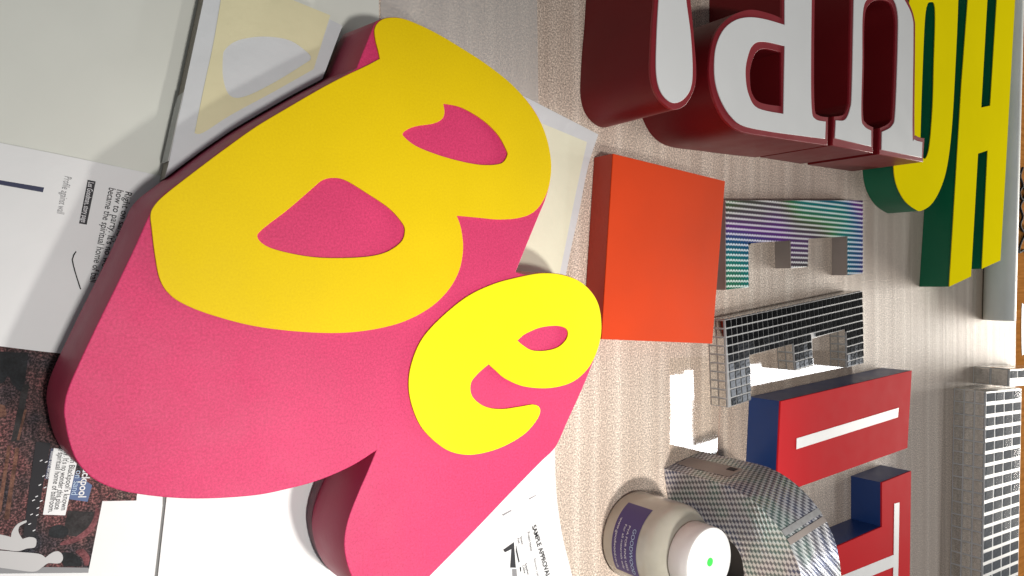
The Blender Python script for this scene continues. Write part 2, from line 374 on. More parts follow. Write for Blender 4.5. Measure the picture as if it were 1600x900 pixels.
prism('printed_area', [px([(745, 150, 1), (840, 190, 1), (917, 222, 1), (900, 300), (886, 370), (874, 430, 1), (868, 490, 1), (740, 440, 1)], 0.0019, 5)], 0.0019, 0.0021, M['cream'], crm)
gs = add_paper('shaded_gap_strip', [(258, 700, 1), (272, 700, 1), (243, 960, 1), (224, 960, 1)], 0.0004, M['gap_shade'], 'narrow grey strip painted as the shaded gap between the magazine and the blank white sheet', 'strip', 0.001)  # strip added for the carpet gap, shade painted as grey
# magazine with the dark ballroom photo
mz = 0.0024
mag = empty('magazine', centre(corners([(0, 540), (215, 790), (0, 890)], mz), mz)); tag(mag, 'open magazine page with dark brown ballroom photo and grey dancer silhouettes', 'magazine')
prism('page', [px([(-90, 520, 1), (255, 560, 1), (254, 790, 1), (238, 930, 1), (-90, 930, 1)], mz + 0.0012)], mz - 0.0018, mz + 0.0012, M['paper'], mag)
zp = mz + 0.0012
prism('photo', [px([(-90, 528, 1), (245, 560, 1), (214, 772, 1), (213, 782, 1), (160, 783, 1), (139, 889, 1), (-90, 894, 1)], zp)], zp, zp + 0.0002, M['photo'], mag)
z1 = zp + 0.0006
PR = {'night': paint('blue_black_print', (0.014, 0.013, 0.016), 0.6, spec=0.2, var=0.4, var_scale=90, grain=0.3), 'rust': paint('rust_print', (0.15, 0.055, 0.040), 0.6, spec=0.2, var=0.45, var_scale=120, grain=0.4),
      'wine': paint('wine_print', (0.16, 0.042, 0.050), 0.6, spec=0.2, var=0.4, var_scale=120, grain=0.4), 'slate': paint('slate_print', (0.030, 0.022, 0.024), 0.6, spec=0.2, var=0.4, var_scale=100, grain=0.3)}
for kind, q in (('night', [(-60, 545, 1), (44, 552, 1), (40, 590), (33, 612), (20, 600), (12, 588), (0, 600), (-60, 604, 1)]),
                ('rust', [(-40, 628, 1), (2, 632), (9, 640), (5, 652), (-40, 650, 1)]), ('rust', [(24, 700, 1), (30, 700, 1), (14, 812, 1), (6, 812, 1)]), ('rust', [(12, 696, 1), (17, 697, 1), (2, 800, 1), (-5, 800, 1)]),
                ('slate', [(36, 600, 1), (46, 601, 1), (28, 690, 1), (17, 690, 1)]), ('rust', [(38, 640, 1), (42, 640, 1), (30, 688, 1), (26, 688, 1)]),
                ('slate', [(106, 798, 1), (148, 800, 1), (145, 822), (132, 836), (112, 838), (98, 834, 1)]), ('night', [(78, 826), (92, 820), (106, 826), (104, 838), (88, 841), (77, 837)]),
                ('wine', [(150, 792, 1), (156, 800), (147, 826), (122, 846), (96, 852), (98, 846), (120, 838), (142, 818)]), ('wine', [(118, 862), (130, 858), (140, 870), (138, 884, 1), (132, 884, 1), (128, 872)]), ('night', [(92, 866), (112, 864), (126, 874), (128, 885, 1), (100, 886, 1)])):
    dz = 0.00002 * len([o for o in mag.children if o.name.startswith('photo_detail')]); prism('photo_detail', [px(q, z1)], zp + 0.00021, zp + 0.00023 + dz, PR[kind], mag)
prism('dark_band', [px([(56, 690, 1), (79, 692, 1), (68, 755, 1), (54, 838, 1), (36, 838, 1), (46, 760, 1)], z1)], z1, z1 + 0.0001, paint('dark_print', (0.022, 0.021, 0.025), 0.6, spec=0.2), mag)
for (u, v) in [(62, 720), (66, 744), (60, 758), (55, 776), (50, 782), (57, 794), (47, 804), (56, 805), (44, 819), (51, 829), (70, 722), (68, 762), (62, 783)]:
    prism('candle_mark', [px([(u, v, 1), (u + 4, v - 2, 1), (u + 4.5, v - 0.8, 1), (u + 0.5, v + 1.2, 1)], z1)], z1 + 0.0002, z1 + 0.0003, M['whiteprint'], mag)
prism('floor_strip', [px([(-90, 884, 1), (60, 890, 1), (68, 886, 1), (139, 887, 1), (138, 895, 1), (-90, 897, 1)], z1)], z1, z1 + 0.0001, M['ink_grey'], mag)
prism('dancer_silhouette', [px([(-60, 826, 1), (0, 835), (17, 839, 1), (19, 830), (27, 819), (40, 813), (41, 816), (31, 822), (29, 831), (35, 842, 1), (46, 839), (55, 841), (57, 847), (54, 855), (42, 857), (27, 861), (0, 858), (-60, 852, 1)], z1)], z1 + 0.0001, z1 + 0.0003, M['figure'], mag)
prism('dancer_silhouette', [px([(-60, 858, 1), (0, 860), (25, 862), (60, 865), (71, 871, 1), (80, 864), (90, 861), (97, 866), (98, 874), (92, 880), (75, 880), (65, 887), (50, 893), (0, 887), (-60, 884, 1)], z1)], z1 + 0.0002, z1 + 0.0004, M['figure'], mag)
prism('caption_panel', [px([(113, 738, 1), (144, 758, 1), (137, 784, 1), (108, 780, 1)], z1)], z1, z1 + 0.0001, M['blueprint'], mag)
prism('caption_panel', [px([(80, 700, 1), (87, 702, 1), (75, 749, 1), (70, 748, 1)], z1)], z1 + 0.0001, z1 + 0.0002, M['navy'], mag)
prism('caption_panel', [px([(84, 700, 1), (124, 705, 1), (102, 805, 1), (67, 804, 1)], z1)], z1 + 0.0002, z1 + 0.0004, M['paper'], mag)
zt = z1 + 0.0005
lettering('lettering', "Right on Blackpool's known", (115, 692), (95, 797), zt, M['ink'], mag, 0.0042)
lettering('lettering', "how to party. It's no wonder this place", (107, 670), (85, 796), zt, M['ink'], mag, 0.0042)
lettering('lettering', "became the spiritual home of ballroom.", (98, 665), (75, 801), zt, M['ink'], mag, 0.0042)
lettering('lettering', 'Blackpool', (132, 722), (122, 777), zt, M['whiteprint'], mag, 0.0058, 0.02)
lettering('lettering', 'on sand', (119, 735), (111, 773), zt, M['paleblue'], mag, 0.0048)
lettering('lettering', 'home and abroad', (80, 705), (72, 747), zt, M['whiteprint'], mag, 0.0026)

caps = [o for o in mag.children if o.name.startswith('caption_panel')]
for o in [o for o in mag.children if o.name.startswith('lettering')]:
    k = {'letter': 0}; x_ = min(v.co.x for v in o.data.vertices)
    best = min(caps, key=lambda c_: abs(sum(v.co.x for v in c_.data.vertices) / len(c_.data.vertices) - sum(v.co.x for v in o.data.vertices) / len(o.data.vertices)))
    o.parent = best
# white page with printed notes
pz = 0.0046
note = empty('printed_page', centre(corners([(0, 222), (245, 272), (90, 552), (0, 540)], pz), pz)); tag(note, 'white printed page with blue bar and black label beside the pink sign', 'page')
prism('sheet', [px([(-90, 206, 1), (0, 223, 1), (120, 247), (262, 277, 1), (200, 560, 1), (93, 552), (0, 541, 1), (-90, 530, 1)], pz + 0.0008)], pz, pz + 0.0008, M['paper'], note)
z2 = pz + 0.0009
prism('blue_bar', [px([(-90, 268, 1), (0, 281.5, 1), (69, 293, 1), (67, 300.5, 1), (0, 288.5, 1), (-90, 276, 1)], z2)], z2, z2 + 0.0001, M['navy'], note)
prism('black_label', [px([(137, 281, 1), (149.5, 283.5, 1), (135.5, 351, 1), (123.5, 349, 1)], z2)], z2, z2 + 0.0001, M['ink'], note)
lab_txt = lettering('lettering', 'Les Goodman, story page', (138.5, 284), (126.5, 347), z2 + 0.0002, M['whiteprint'], note, 0.0040, 0.012)
lab_txt.parent = [o for o in note.children if o.name.startswith('black_label')][0]
lettering('lettering', 'Profile against wall', (101, 275), (89, 333), z2, M['ink_grey'], note, 0.0052)
lettering('lettering', "Right on sand Blackpool's known", (196, 299), (160, 470), z2, M['ink'], note, 0.0052, 0.006)
lettering('lettering', "how to party. It's no wonder this", (183, 296), (150, 462), z2, M['ink'], note, 0.0052, 0.006)
lettering('lettering', 'became the spiritual home of ball', (170.5, 293), (140, 440), z2, M['ink'], note, 0.0052, 0.006)
hair = [un(*p, z2 + 0.0006) for p in [(119, 393), (115, 399), (113, 406), (115, 416), (119, 430), (126, 452)]]
def tube_path(name, pts, r, mat, parent=None, sides=6, org=(0, 0, 0)):
    vs, fs = [], []
    for i, p in enumerate(pts):
        d = (pts[min(i + 1, len(pts) - 1)] - pts[max(i - 1, 0)]).normalized()
        a = d.cross(Vector((0, 0, 1))); a = a.normalized() if a.length > 1e-6 else Vector((1, 0, 0)); b2 = a.cross(d)
        for k in range(sides):
            an = 2 * math.pi * k / sides
            vs.append(p + a * (math.cos(an) * r) + b2 * (math.sin(an) * r) - Vector(org))
    for i in range(len(pts) - 1):
        for k in range(sides):
            fs.append((i * sides + k, i * sides + (k + 1) % sides, (i + 1) * sides + (k + 1) % sides, (i + 1) * sides + k))
    fs.append(tuple(range(sides))); fs.append(tuple(range((len(pts) - 1) * sides, len(pts) * sides)))
    return mesh_from(name, vs, fs, mat, parent, True)
tag(tube_path('bent_wire', hair, 0.0004, M['wire']), 'thin bent dark wire lying on the white printed page', 'wire')

# blank white sheet and the approval sheet
blank = add_paper('blank_sheet', [(270, 690, 1), (600, 690, 1), (640, 960, 1), (240, 960, 1)], 0.0020, M['paper'], 'blank bright white sheet under the pink sign between its two lobes', 'paper')
az = 0.0034
appr = empty('approval_sheet', centre(corners([(620, 650), (860, 700), (890, 890)], az), az)); tag(appr, 'white form headed SAMPLE APPROVAL SHEET under the pink sign', 'form')
prism('sheet', [px([(560, 640, 1), (864, 650, 1), (867, 703), (869, 765), (878, 833), (894, 900), (905, 960, 1), (560, 960, 1)], az + 0.0008)], az, az + 0.0008, M['paper'], appr)
z3 = az + 0.0009
lettering('lettering', 'SAMPLE APPROVAL SHEET', (831, 823), (862, 932), z3, M['ink'], appr, 0.0062, 0.02)
lettering('lettering', 'Project Name:', (824, 832), (829, 862), z3, M['ink'], appr, 0.0032)
lettering('lettering', 'Sample reference', (834, 873), (842, 918), z3, M['ink_grey'], appr, 0.0030)
lettering('lettering', 'Sizes', (812.5, 839), (815, 851), z3, M['ink'], appr, 0.0030)
lettering('lettering', 'Font', (808, 842), (810, 850), z3, M['ink'], appr, 0.0030)
lettering('lettering', 'Supplier', (820, 881), (824, 899), z3, M['ink'], appr, 0.0030)
lettering('lettering', 'Colour', (816, 884), (819, 897), z3, M['ink'], appr, 0.0030)
prism('printed_letter', [px([(786, 859, 1), (803, 847, 1), (806, 887, 1), (797, 887, 1), (799, 858, 1), (789, 863, 1)], z3)], z3, z3 + 0.0001, M['ink'], appr)
prism('printed_letter', [px([(806, 850, 1), (812, 878, 1), (810, 879, 1), (806, 862, 1)], z3)], z3, z3 + 0.0001, M['ink'], appr)
prism('printed_letter', [px([(800, 889, 1), (807, 889, 1), (809, 915, 1), (801, 915, 1)], z3)], z3, z3 + 0.0001, M['ink_grey'], appr)
prism('printed_letter', [px([(812, 886, 1), (814, 886, 1), (814.5, 893, 1), (812.5, 893, 1)], z3)], z3, z3 + 0.0001, M['ink'], appr)
for q in ([(784, 804, 1), (799, 796.5, 1), (799, 798.5, 1), (786, 806, 1)], [(826, 779, 1), (838, 773, 1), (838, 774, 1), (827, 780.5, 1)]):
    prism('printed_mark', [px(q, z3)], z3, z3 + 0.0001, M['ink_grey'], appr)

# ------------------------------------------------------------------ the pink sign with yellow B and e
ZB0, ZB = 0.0068, 0.080
body_px = [(584, 40, 1), (591, 32), (607, 27), (627, 28), (650, 36), (683, 52), (720, 74), (760, 100), (800, 132), (832, 168), (851, 205), (861, 247), (860, 282), (853, 310), (842, 337), (823, 383), (806, 425, 1), (824, 429), (845, 426), (880, 429), (910, 442), (932, 468), (940, 505), (936, 540), (924, 573), (908, 612), (887, 658), (872, 692), (862, 706), (845, 722), (800, 768), (735, 836), (670, 902), (640, 932), (612, 944), (580, 936), (556, 912), (543, 882), (538, 848), (544, 812), (560, 770), (574, 738), (588, 704, 1), (550, 728), (500, 750), (450, 764), (400, 774), (330, 779), (270, 778), (210, 771), (172, 761), (142, 745), (120, 720), (108, 690), (102, 660), (100, 640), (105, 612), (120, 575), (150, 511), (180, 450), (207, 394), (231, 341), (240, 322), (258, 302), (300, 270), (350, 232), (400, 197), (450, 167), (500, 138), (530, 122), (557, 107, 1), (571, 72)]
B_px = [(585, 45), (593, 33), (607, 28), (627, 29), (650, 37), (683, 53), (720, 75), (760, 101), (800, 133), (831, 169), (850, 205), (860, 247), (859, 282), (850, 310), (835, 330), (813, 340), (780, 343), (745, 340), (713, 337, 1), (720, 358), (723, 390), (716, 425), (697, 457), (665, 485), (617, 507), (550, 519), (480, 519), (400, 510), (330, 492), (285, 474), (262, 457), (249, 435), (242, 400), (237, 360), (235, 335), (242, 320), (259, 303), (300, 271), (350, 233.5), (400, 198), (450, 168), (500, 139), (535, 120.5), (570, 104), (593, 92, 1), (590, 78), (586, 62)]
B_h1 = [(692, 162, 1), (720, 168), (753, 187), (777, 210), (790, 233), (792, 243), (783, 255), (760, 258), (733, 255), (693, 245), (653, 230), (632, 215), (630, 207), (647, 198), (677, 193), (690, 186), (694, 176)]
B_h2 = [(520, 278), (540, 282), (573, 302), (607, 325), (627, 347), (632, 360), (627, 377), (607, 392), (580, 400), (540, 403), (493, 402), (450, 395), (417, 385), (402, 371), (410, 358), (450, 327), (487, 295), (503, 282)]
e_px = [(806, 434), (845, 427), (880, 430), (910, 443), (932, 470), (939, 505), (935, 540), (920, 573), (895, 596), (860, 606), (820, 604), (790, 592), (773, 578), (763, 569, 1), (745, 585), (735, 600), (738, 620), (757, 635), (783, 639), (813, 635), (833, 632), (843, 638), (840, 653), (820, 677), (787, 697), (753, 708), (723, 710), (693, 700), (660, 670), (643, 633), (638, 598), (644, 563), (660, 528), (690, 495), (730, 463), (770, 444)]
e_h = [(808, 532, 1), (820, 522), (843, 512), (867, 509), (882, 512), (887, 520), (883, 532), (870, 543), (850, 548), (830, 547), (816, 539)]
bl = px(body_px, ZB, 8)
sign = empty('letter_sign', centre(bl, ZB0)); tag(sign, 'big pink cut-out sign with raised yellow letters B and e', 'sign')
bk = prism('backing', [px(body_px, ZB, 8)], ZB0 + 0.012, ZB, M['pink'], sign, 0.0007)
def lean(o, kx, ky):          # sides lean a little, the foot sits further left
    zt = max(v.co.z for v in o.data.vertices)
    for v in o.data.vertices: v.co.x -= (zt - v.co.z) * kx; v.co.y += (zt - v.co.z) * ky
lean(bk, 0.11, 0.05)
bk.data.materials.append(M['pink_shade'])
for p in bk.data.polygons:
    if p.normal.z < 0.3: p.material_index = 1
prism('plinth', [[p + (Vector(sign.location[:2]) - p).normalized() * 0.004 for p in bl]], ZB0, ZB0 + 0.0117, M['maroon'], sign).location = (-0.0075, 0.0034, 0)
prism('letter_face', [px(B_px, ZB + .001, 8), px(B_h1, ZB + .001, 8), px(B_h2, ZB + .001, 8)], ZB + 0.0002, ZB + 0.0018, M['yellow'], sign, 0.0003)['label'] = 'yellow letter B'
prism('letter_face', [px(e_px, ZB + .001, 8), px(e_h, ZB + .001, 8)], ZB + 0.0002, ZB + 0.0018, M['lemon'], sign, 0.0003)['label'] = 'lemon yellow letter e'

# raised board with a print of pale yellow, against the sign
zb = 0.029
def bside(u, v, off=0.003):
    p = un(u, v, ZB); q = Vector((p.x, p.y)); return q + Vector((-0.0045, 0.002)) + Vector((-0.55, 0.83)) * off
bd = [Vector(un(337, -90, zb)[:2]), Vector(un(318, 0, zb)[:2]), Vector(un(263, 258, zb)[:2]), bside(292, 276), bside(350, 232), bside(400, 197), bside(450, 167), bside(500, 138), bside(530, 122), bside(548, 112), Vector(un(535, 40, zb)[:2]), Vector(un(455, 0, zb)[:2]), Vector(un(300 - 60, -95, zb)[:2]) + Vector((0.1, 0.02))]
bd[-1] = Vector(un(430, -90, zb)[:2])
brd = empty('foam_board', centre(bd, 0.0032)); tag(brd, 'raised board with pale yellow and grey print leaning against the pink sign', 'board')
prism('board', [bd], 0.0036, zb - 0.0008, M['board_side_shade'], brd)
prism('top_sheet', [bd], zb - 0.0007, zb, M['tissue'], brd)
prism('printed_area', [px([(360, -80, 1), (345, 0, 1), (333, 70), (320, 130), (304, 208, 1), (318, 207), (360, 180), (430, 142), (490, 108, 1), (516, 24, 1), (452, -2, 1), (425, -80, 1)], zb + .0004, 4), px([(348, 92), (352, 77), (372, 63), (410, 57), (450, 62), (476, 78), (486, 91), (472, 102), (430, 128), (385, 150), (360, 150), (349, 125)], zb + .0004, 5)], zb + 0.0003, zb + 0.0006, M['tissue_yellow'], brd)
fa, fb = un(289, 145, zb), un(265, 252, zb); fd = (fb - fa).normalized(); fn = Vector((fd.y, -fd.x, 0)); fn = -fn if fn.x > 0 else fn
fv = []
for q_, zz in ((fa, zb), (fb, zb), (fb, 0.009), (fa + fd * 0.010, 0.009), (fa, 0.013)):
    for k_ in (0.0006, 0.0014): p_ = Vector((q_.x, q_.y, zz)) + fn * (k_ + (zb - zz) * 0.05) - brd.location; fv.append(p_)
mesh_from('bent_edge', fv, [(0, 2, 4, 6, 8), (9, 7, 5, 3, 1)] + [(2 * k, 2 * k + 1, 2 * ((k + 1) % 5) + 1, 2 * ((k + 1) % 5)) for k in range(5)], M['edge'], brd)

# ------------------------------------------------------------------ orange block
ob = corners([(958, 240), (1133, 283), (1113, 537), (940, 530)], 0.035)
blk = empty('display_block', centre(ob, 0)); tag(blk, 'plain square orange block lying beside the yellow letter e', 'block')
prism('side_wall', [ob], 0.0006, 0.0335, M['orange_shade'], blk)
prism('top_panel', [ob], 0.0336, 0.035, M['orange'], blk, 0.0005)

# ------------------------------------------------------------------ red letters with white faces
ZR = 0.12
def two_tone(name, body_loops, face_loops, zt, bm, rm, fm, label, cat, group=None, rim=0.004, face_n=6, z0=0.0004):
    bl_ = [px(l, zt, face_n) for l in body_loops]
    r = empty(name, centre(bl_[0], 0)); tag(r, label, cat, group)
    prism('side_wall', bl_, z0, zt - rim, bm, r)
    prism('rim', bl_, zt - rim + 0.0001, zt, rm, r, 0.0004)
    for fl in face_loops:
        prism('letter_face', [px(l, zt + 0.001, face_n) for l in fl], zt + 0.0001, zt + 0.0014, fm, r, 0.0003)
    return r
t_b = [(1027, -70, 1), (1023, 0), (1020, 36), (1018, 72), (1017, 112), (1023, 141), (1036, 161), (1054, 171), (1072, 163), (1085, 138), (1088, 109), (1084, 54), (1079, 0), (1072, -70, 1)]
t_f = [(1034, -70, 1), (1029, 0), (1026, 54), (1025, 109), (1030, 138), (1041, 155), (1054, 161), (1068, 155), (1079, 138), (1082, 109), (1079, 54), (1072, 0), (1065, -70, 1)]
two_tone('sign_letter', [t_b], [[t_f]], ZR, M['red'], M['red_rim'], M['white'], 'deep red letter stroke with rounded white teardrop face beside the letter a', 'letter')
a_b = [(1222, -70, 1), (1222, 29, 1), (1206, 22), (1177, 15), (1155, 19), (1137, 29), (1121, 47), (1112, 72), (1108, 109), (1111, 135), (1119, 163), (1135, 190), (1160, 206), (1206, 214), (1250, 221), (1293, 227, 1), (1294, 183, 1), (1279, 180), (1273, 168), (1272, 100), (1273, 0), (1274, -70, 1)]
a_bh = [(1221, 82, 1), (1195, 76), (1181, 83), (1173, 105), (1172, 123), (1175, 145), (1188, 160), (1221, 166, 1)]
a_f = [(1226, -70, 1), (1226, 39, 1), (1195, 30), (1170, 27), (1148, 32), (1130, 47), (1119, 72), (1116, 101), (1118, 130), (1127, 158), (1142, 182), (1162, 197), (1206, 206), (1250, 212), (1289, 217, 1), (1290, 190, 1), (1274, 186), (1268, 170), (1267, 100), (1268, 0), (1269, -70, 1)]
a_fh = [(1226, 72, 1), (1192, 65), (1175, 72), (1166, 98), (1165, 123), (1170, 149), (1184, 169), (1224, 178, 1)]
two_tone('sign_letter', [a_b, a_bh], [[a_f, a_fh]], ZR, M['red'], M['red_rim'], M['white'], 'deep red serif letter a with white face', 'letter')
n_b = [(1332, -70, 1), (1330, 0), (1327, 140), (1325, 166), (1318, 179), (1303, 182, 1), (1301, 227, 1), (1364, 239, 1), (1364.5, 199, 1), (1353, 192), (1348.5, 176), (1350, 100), (1351, 30), (1358, 7), (1375, -1), (1390, 4), (1398, 22), (1399, 60), (1395, 168), (1391, 190), (1375, 200, 1), (1374, 241, 1), (1442, 253, 1), (1444.5, 216, 1), (1432, 212), (1429, 198), (1430, 60), (1429, 30), (1420, 4), (1404, -20), (1375, -48), (1345, -70, 1)]
n_f = [(1336, -70, 1), (1334, 0), (1331, 140), (1328, 170), (1320, 187), (1306, 188, 1), (1304.5, 216, 1), (1361, 229, 1), (1361, 204, 1), (1350, 197), (1345.5, 180), (1347, 100), (1348, 20), (1357, -3), (1375, -10), (1393, -4), (1402, 17), (1403, 60), (1399, 172), (1394, 196), (1378, 206, 1), (1377.5, 234, 1), (1440, 246.5, 1), (1441, 222, 1), (1429, 218), (1425.5, 205), (1427, 60), (1425.5, 28), (1416, 5), (1400, -18), (1372, -44), (1348, -64, 1)]
two_tone('sign_letter', [n_b], [[n_f]], ZR, M['red'], M['red_rim'], M['white'], 'deep red serif letter n with white face, partly over the yellow letter O', 'letter')

# ------------------------------------------------------------------ green and yellow letters
ZG = 0.055
O_b = [(1396, 255), (1400, 287), (1413, 313), (1430, 327), (1440, 329), (1456, 318), (1470, 293), (1480, 258), (1487, 200), (1492, 117), (1497, 0), (1494, -40), (1480, -68), (1462, -75), (1445, -68), (1430, -40), (1418, 20), (1408, 120), (1399, 210)]
O_h = [(1446, 20), (1455, 3), (1461, 18), (1459, 100), (1457, 167), (1452, 228), (1445, 248), (1438, 236), (1438, 213), (1441, 120)]
two_tone('sign_letter', [O_b, O_h], [[O_b, O_h]], ZG, M['green'], M['green'], M['yellow_h'], 'rounded yellow letter O with green sides', 'letter')
H_b = [(1515, -60, 1), (1512, 0, 1), (1502, 133, 1), (1493, 283, 1), (1483, 448, 1), (1517, 432, 1), (1528, 240, 1), (1543, 235, 1), (1534, 420, 1), (1563, 407, 1), (1571, 270, 1), (1586, 0, 1), (1589, -60, 1), (1561, -60, 1), (1547, 165, 1), (1533, 168, 1), (1546, -60, 1)]
two_tone('sign_letter', [H_b], [[H_b]], ZG, M['green'], M['green'], M['yellow_h'], 'straight yellow letter H with green sides', 'letter')

# ------------------------------------------------------------------ prismatic foil E
ZE = 0.028
E1 = [(1133, 313, 1), (1348, 313, 1), (1348, 427, 1), (1324, 430, 1), (1324, 369, 1), (1263, 373, 1), (1262, 413), (1259, 417), (1236, 419, 1), (1235, 375, 1), (1173, 380), (1169, 384), (1169, 449, 1), (1134, 453, 1)]
l1 = px(E1, ZE, 4)
eo = empty('foil_letter', centre(l1, 0)); tag(eo, 'letter E covered in rainbow prismatic foil with ridged rows', 'letter')
prism('side_wall', [l1], 0.0004, ZE - 0.0015, M['holo_side'], eo)
prism('edge_trim', [l1], ZE - 0.0014, ZE, M['silver_edge'], eo, 0.0004)
cx = centre(l1)
prism('letter_face', [[p + (cx.to_2d() - p).normalized() * 0.0008 for p in l1]], ZE + 0.0001, ZE + 0.0006, M['holo'], eo)

# ------------------------------------------------------------------ mirror mosaic letters
def inside(p, poly):
    r = False; j = len(poly) - 1
    for i in range(len(poly)):
        a, b = poly[i], poly[j]
        if (a[1] > p[1]) != (b[1] > p[1]) and p[0] < (b[0] - a[0]) * (p[1] - a[1]) / (b[1] - a[1]) + a[0]: r = not r
        j = i
    return r
def tile_mesh(sx, sy, th, name, mat):
    bm = bmesh.new(); bmesh.ops.create_cube(bm, size=1.0)
    for v in bm.verts:
        k = 0.93 if v.co.z > 0 else 1.0
        v.co = Vector((v.co.x * sx * k, v.co.y * sy * k, (v.co.z + 0.5) * th))
    me = bpy.data.meshes.new(name); bm.to_mesh(me); bm.free(); me.materials.append(mat); return me
from mathutils import Matrix
def put(me, root, origin, ex, ey, ez, jit=0.0):
    o = bpy.data.objects.new('tile', me); COL.objects.link(o); o.parent = root
    m = Matrix((ex, ey, ez)).transposed()
    if jit: m = m @ Matrix.Rotation(random.uniform(-jit, jit), 3, 'X') @ Matrix.Rotation(random.uniform(-jit, jit), 3, 'Y')
    o.matrix_basis = Matrix.Translation(origin - root.location) @ m.to_4x4()
    return o
def mosaic(root, loop, zt, org, ex, pu, pv, n_u, n_v, gap, mat, wmat, wall_edges, rows, wpitch, vis=lambda p: True):
    ey = Vector((-ex.y, ex.x, 0)); ez = Vector((0, 0, 1)); ey = -ey
    me = tile_mesh(pu - gap, pv - gap, 0.0009, 'face_tile', mat)
    for j in range(n_v):
        for i in range(n_u):
            c = org + ex * ((i + 0.5) * pu) + ey * ((j + 0.5) * pv)
            K = 8; hit = [(a, b) for a in range(K) for b in range(K) if inside((c + ex * (pu * ((a + .5) / K - .5)) + ey * (pv * ((b + .5) / K - .5))).to_2d(), loop)]
            if len(hit) < 8: continue
            if len(hit) > 56: put(me, root, Vector((c.x, c.y, zt + 0.0002)), ex, -ey, ez, 0.012); continue
            ia = [h_[0] for h_ in hit]; ib = [h_[1] for h_ in hit]      # tile cut at the edge of the letter
            if len(hit) < 0.8 * (max(ia) - min(ia) + 1) * (max(ib) - min(ib) + 1): continue
            w_ = (max(ia) - min(ia) + 1) / K * pu; h2 = (max(ib) - min(ib) + 1) / K * pv
            if min(w_, h2) < gap * 1.3: continue
            c2 = c + ex * (((max(ia) + min(ia) + 1) / 2 / K - .5) * pu) + ey * (((max(ib) + min(ib) + 1) / 2 / K - .5) * pv)
            put(tile_mesh(w_ - gap, h2 - gap, 0.0009, 'cut_tile', mat), root, Vector((c2.x, c2.y, zt + 0.0002)), ex, -ey, ez, 0.012)
    wgap = min(gap, 0.0026); hz = (zt - 0.003) / rows
    for a, b in wall_edges:
        a = Vector((a[0], a[1], 0)); b = Vector((b[0], b[1], 0)); L = (b - a).length; d = (b - a).normalized(); nrm = Vector((d.y, -d.x, 0))
        k = max(1, round(L / wpitch)); w = L / k
        mw = tile_mesh(w - wgap, hz - wgap, 0.0008, 'wall_tile', wmat)
        for i in range(k):
            for r_ in range(rows):
                c = a + d * ((i + 0.5) * w) + Vector((0, 0, 0.0015 + (r_ + 0.5) * hz)) + nrm * 0.0002
                put(mw, root, c, d, ez, nrm, 0.006)

ZM = 0.031
E3 = [(1133, 500, 1), (1347, 455, 1), (1349, 567, 1), (1324, 574.5, 1), (1323, 514, 1), (1269, 529, 1), (1270, 572, 1), (1243.5, 579, 1), (1240, 537, 1), (1171, 555, 1), (1173, 625, 1), (1138, 637, 1)]
l3 = [Vector(p) for p in px(E3, ZM)]
mo = empty('mosaic_letter', centre(l3, 0)); tag(mo, 'letter E covered in small mirror mosaic tiles with dark reflection in their colour', 'letter')
prism('body', [l3], 0.0004, ZM, M['grout'], mo, 0.0003)
a3, b3 = un(1133, 500, ZM), un(1347, 455, ZM); ex = (b3 - a3).normalized()
pu = (b3 - a3).length / 30
mosaic(mo, l3, ZM, a3, ex, pu, 0.1245 / 10, 30, 11, 0.0018, M['tile_dark_refl'], M['tile_side'], [(l3[0], l3[11]), (l3[8], l3[7]), (l3[4], l3[3]), (l3[1], l3[0])], 2, 0.0125)

ZL = 0.061
# tall block of the next mosaic letter, its foot running out of the picture
a4 = un(1541, 612, ZL); exx = Vector((0.999, -0.045, 0)).normalized(); eyy = Vector((exx.y, -exx.x, 0))
def blockletter(name, a, w, h, zt, label, pu_, rows, tall=True):
    lp = [a.to_2d(), (a + exx * w).to_2d(), (a + exx * w + eyy * h).to_2d(), (a + eyy * h).to_2d()]
    r = empty(name, centre(lp, 0)); tag(r, label, 'letter')
    prism('body', [lp], 0.0004, zt, M['grout_white'], r, 0.0003)
    mosaic(r, lp, zt, a, exx, pu_, pu_ * 0.56, int(w / pu_ + 0.2), int(h / (pu_ * 0.56)), 0.007 if tall else 0.004, M['tile_grey'], M['tile_side'], [(lp[0], lp[3]), (lp[1], lp[0])], rows, 0.026)
    return r
blockletter('mosaic_letter', a4, 0.175, 0.46, ZL, 'long straight letter bar covered in square silver mirror tiles', 0.0437, 3)
a5 = un(1578, 577, 0.070)
blockletter('mosaic_letter', a5, 0.20, 0.036, 0.070, 'short mirror-tiled letter end between the wooden table edge and long tiled bar', 0.04, 2)

# ------------------------------------------------------------------ red faced letters with blue sides
ZI = 0.055
def inlay(name, body, slot, label, z=ZI):
    lp = corners(body, z); r = empty(name, centre(lp, 0)); tag(r, label, 'letter')
    prism('side_wall', [lp], 0.0004, z - 0.003, M['blue'], r)
    prism('letter_face', [lp], z - 0.0029, z, M['scarlet'], r, 0.0004)
    prism('inlay', [corners(slot, z + 0.0006)], z + 0.0001, z + 0.0006, paint('white_inlay', (0.85, 0.85, 0.85), 0.4), r)
inlay('sign_letter', [(1220, 627), (1425, 579), (1418, 700), (1213, 774)], [(1245, 685), (1404.5, 637), (1403, 652), (1244.5, 702)], 'red letter I with blue sides and single white inlaid bar')
inlay('sign_letter', [(1378, 754), (1424, 736), (1420, 1020), (1376, 1040), (1377, 945), (1215, 1010), (1217, 894), (1378, 823)], [(1397.5, 787), (1405.5, 785), (1402, 985), (1393.5, 990), (1396, 886), (1240, 950), (1240, 930), (1396.5, 867)], 'red letter T with blue sides and white inlaid lines')

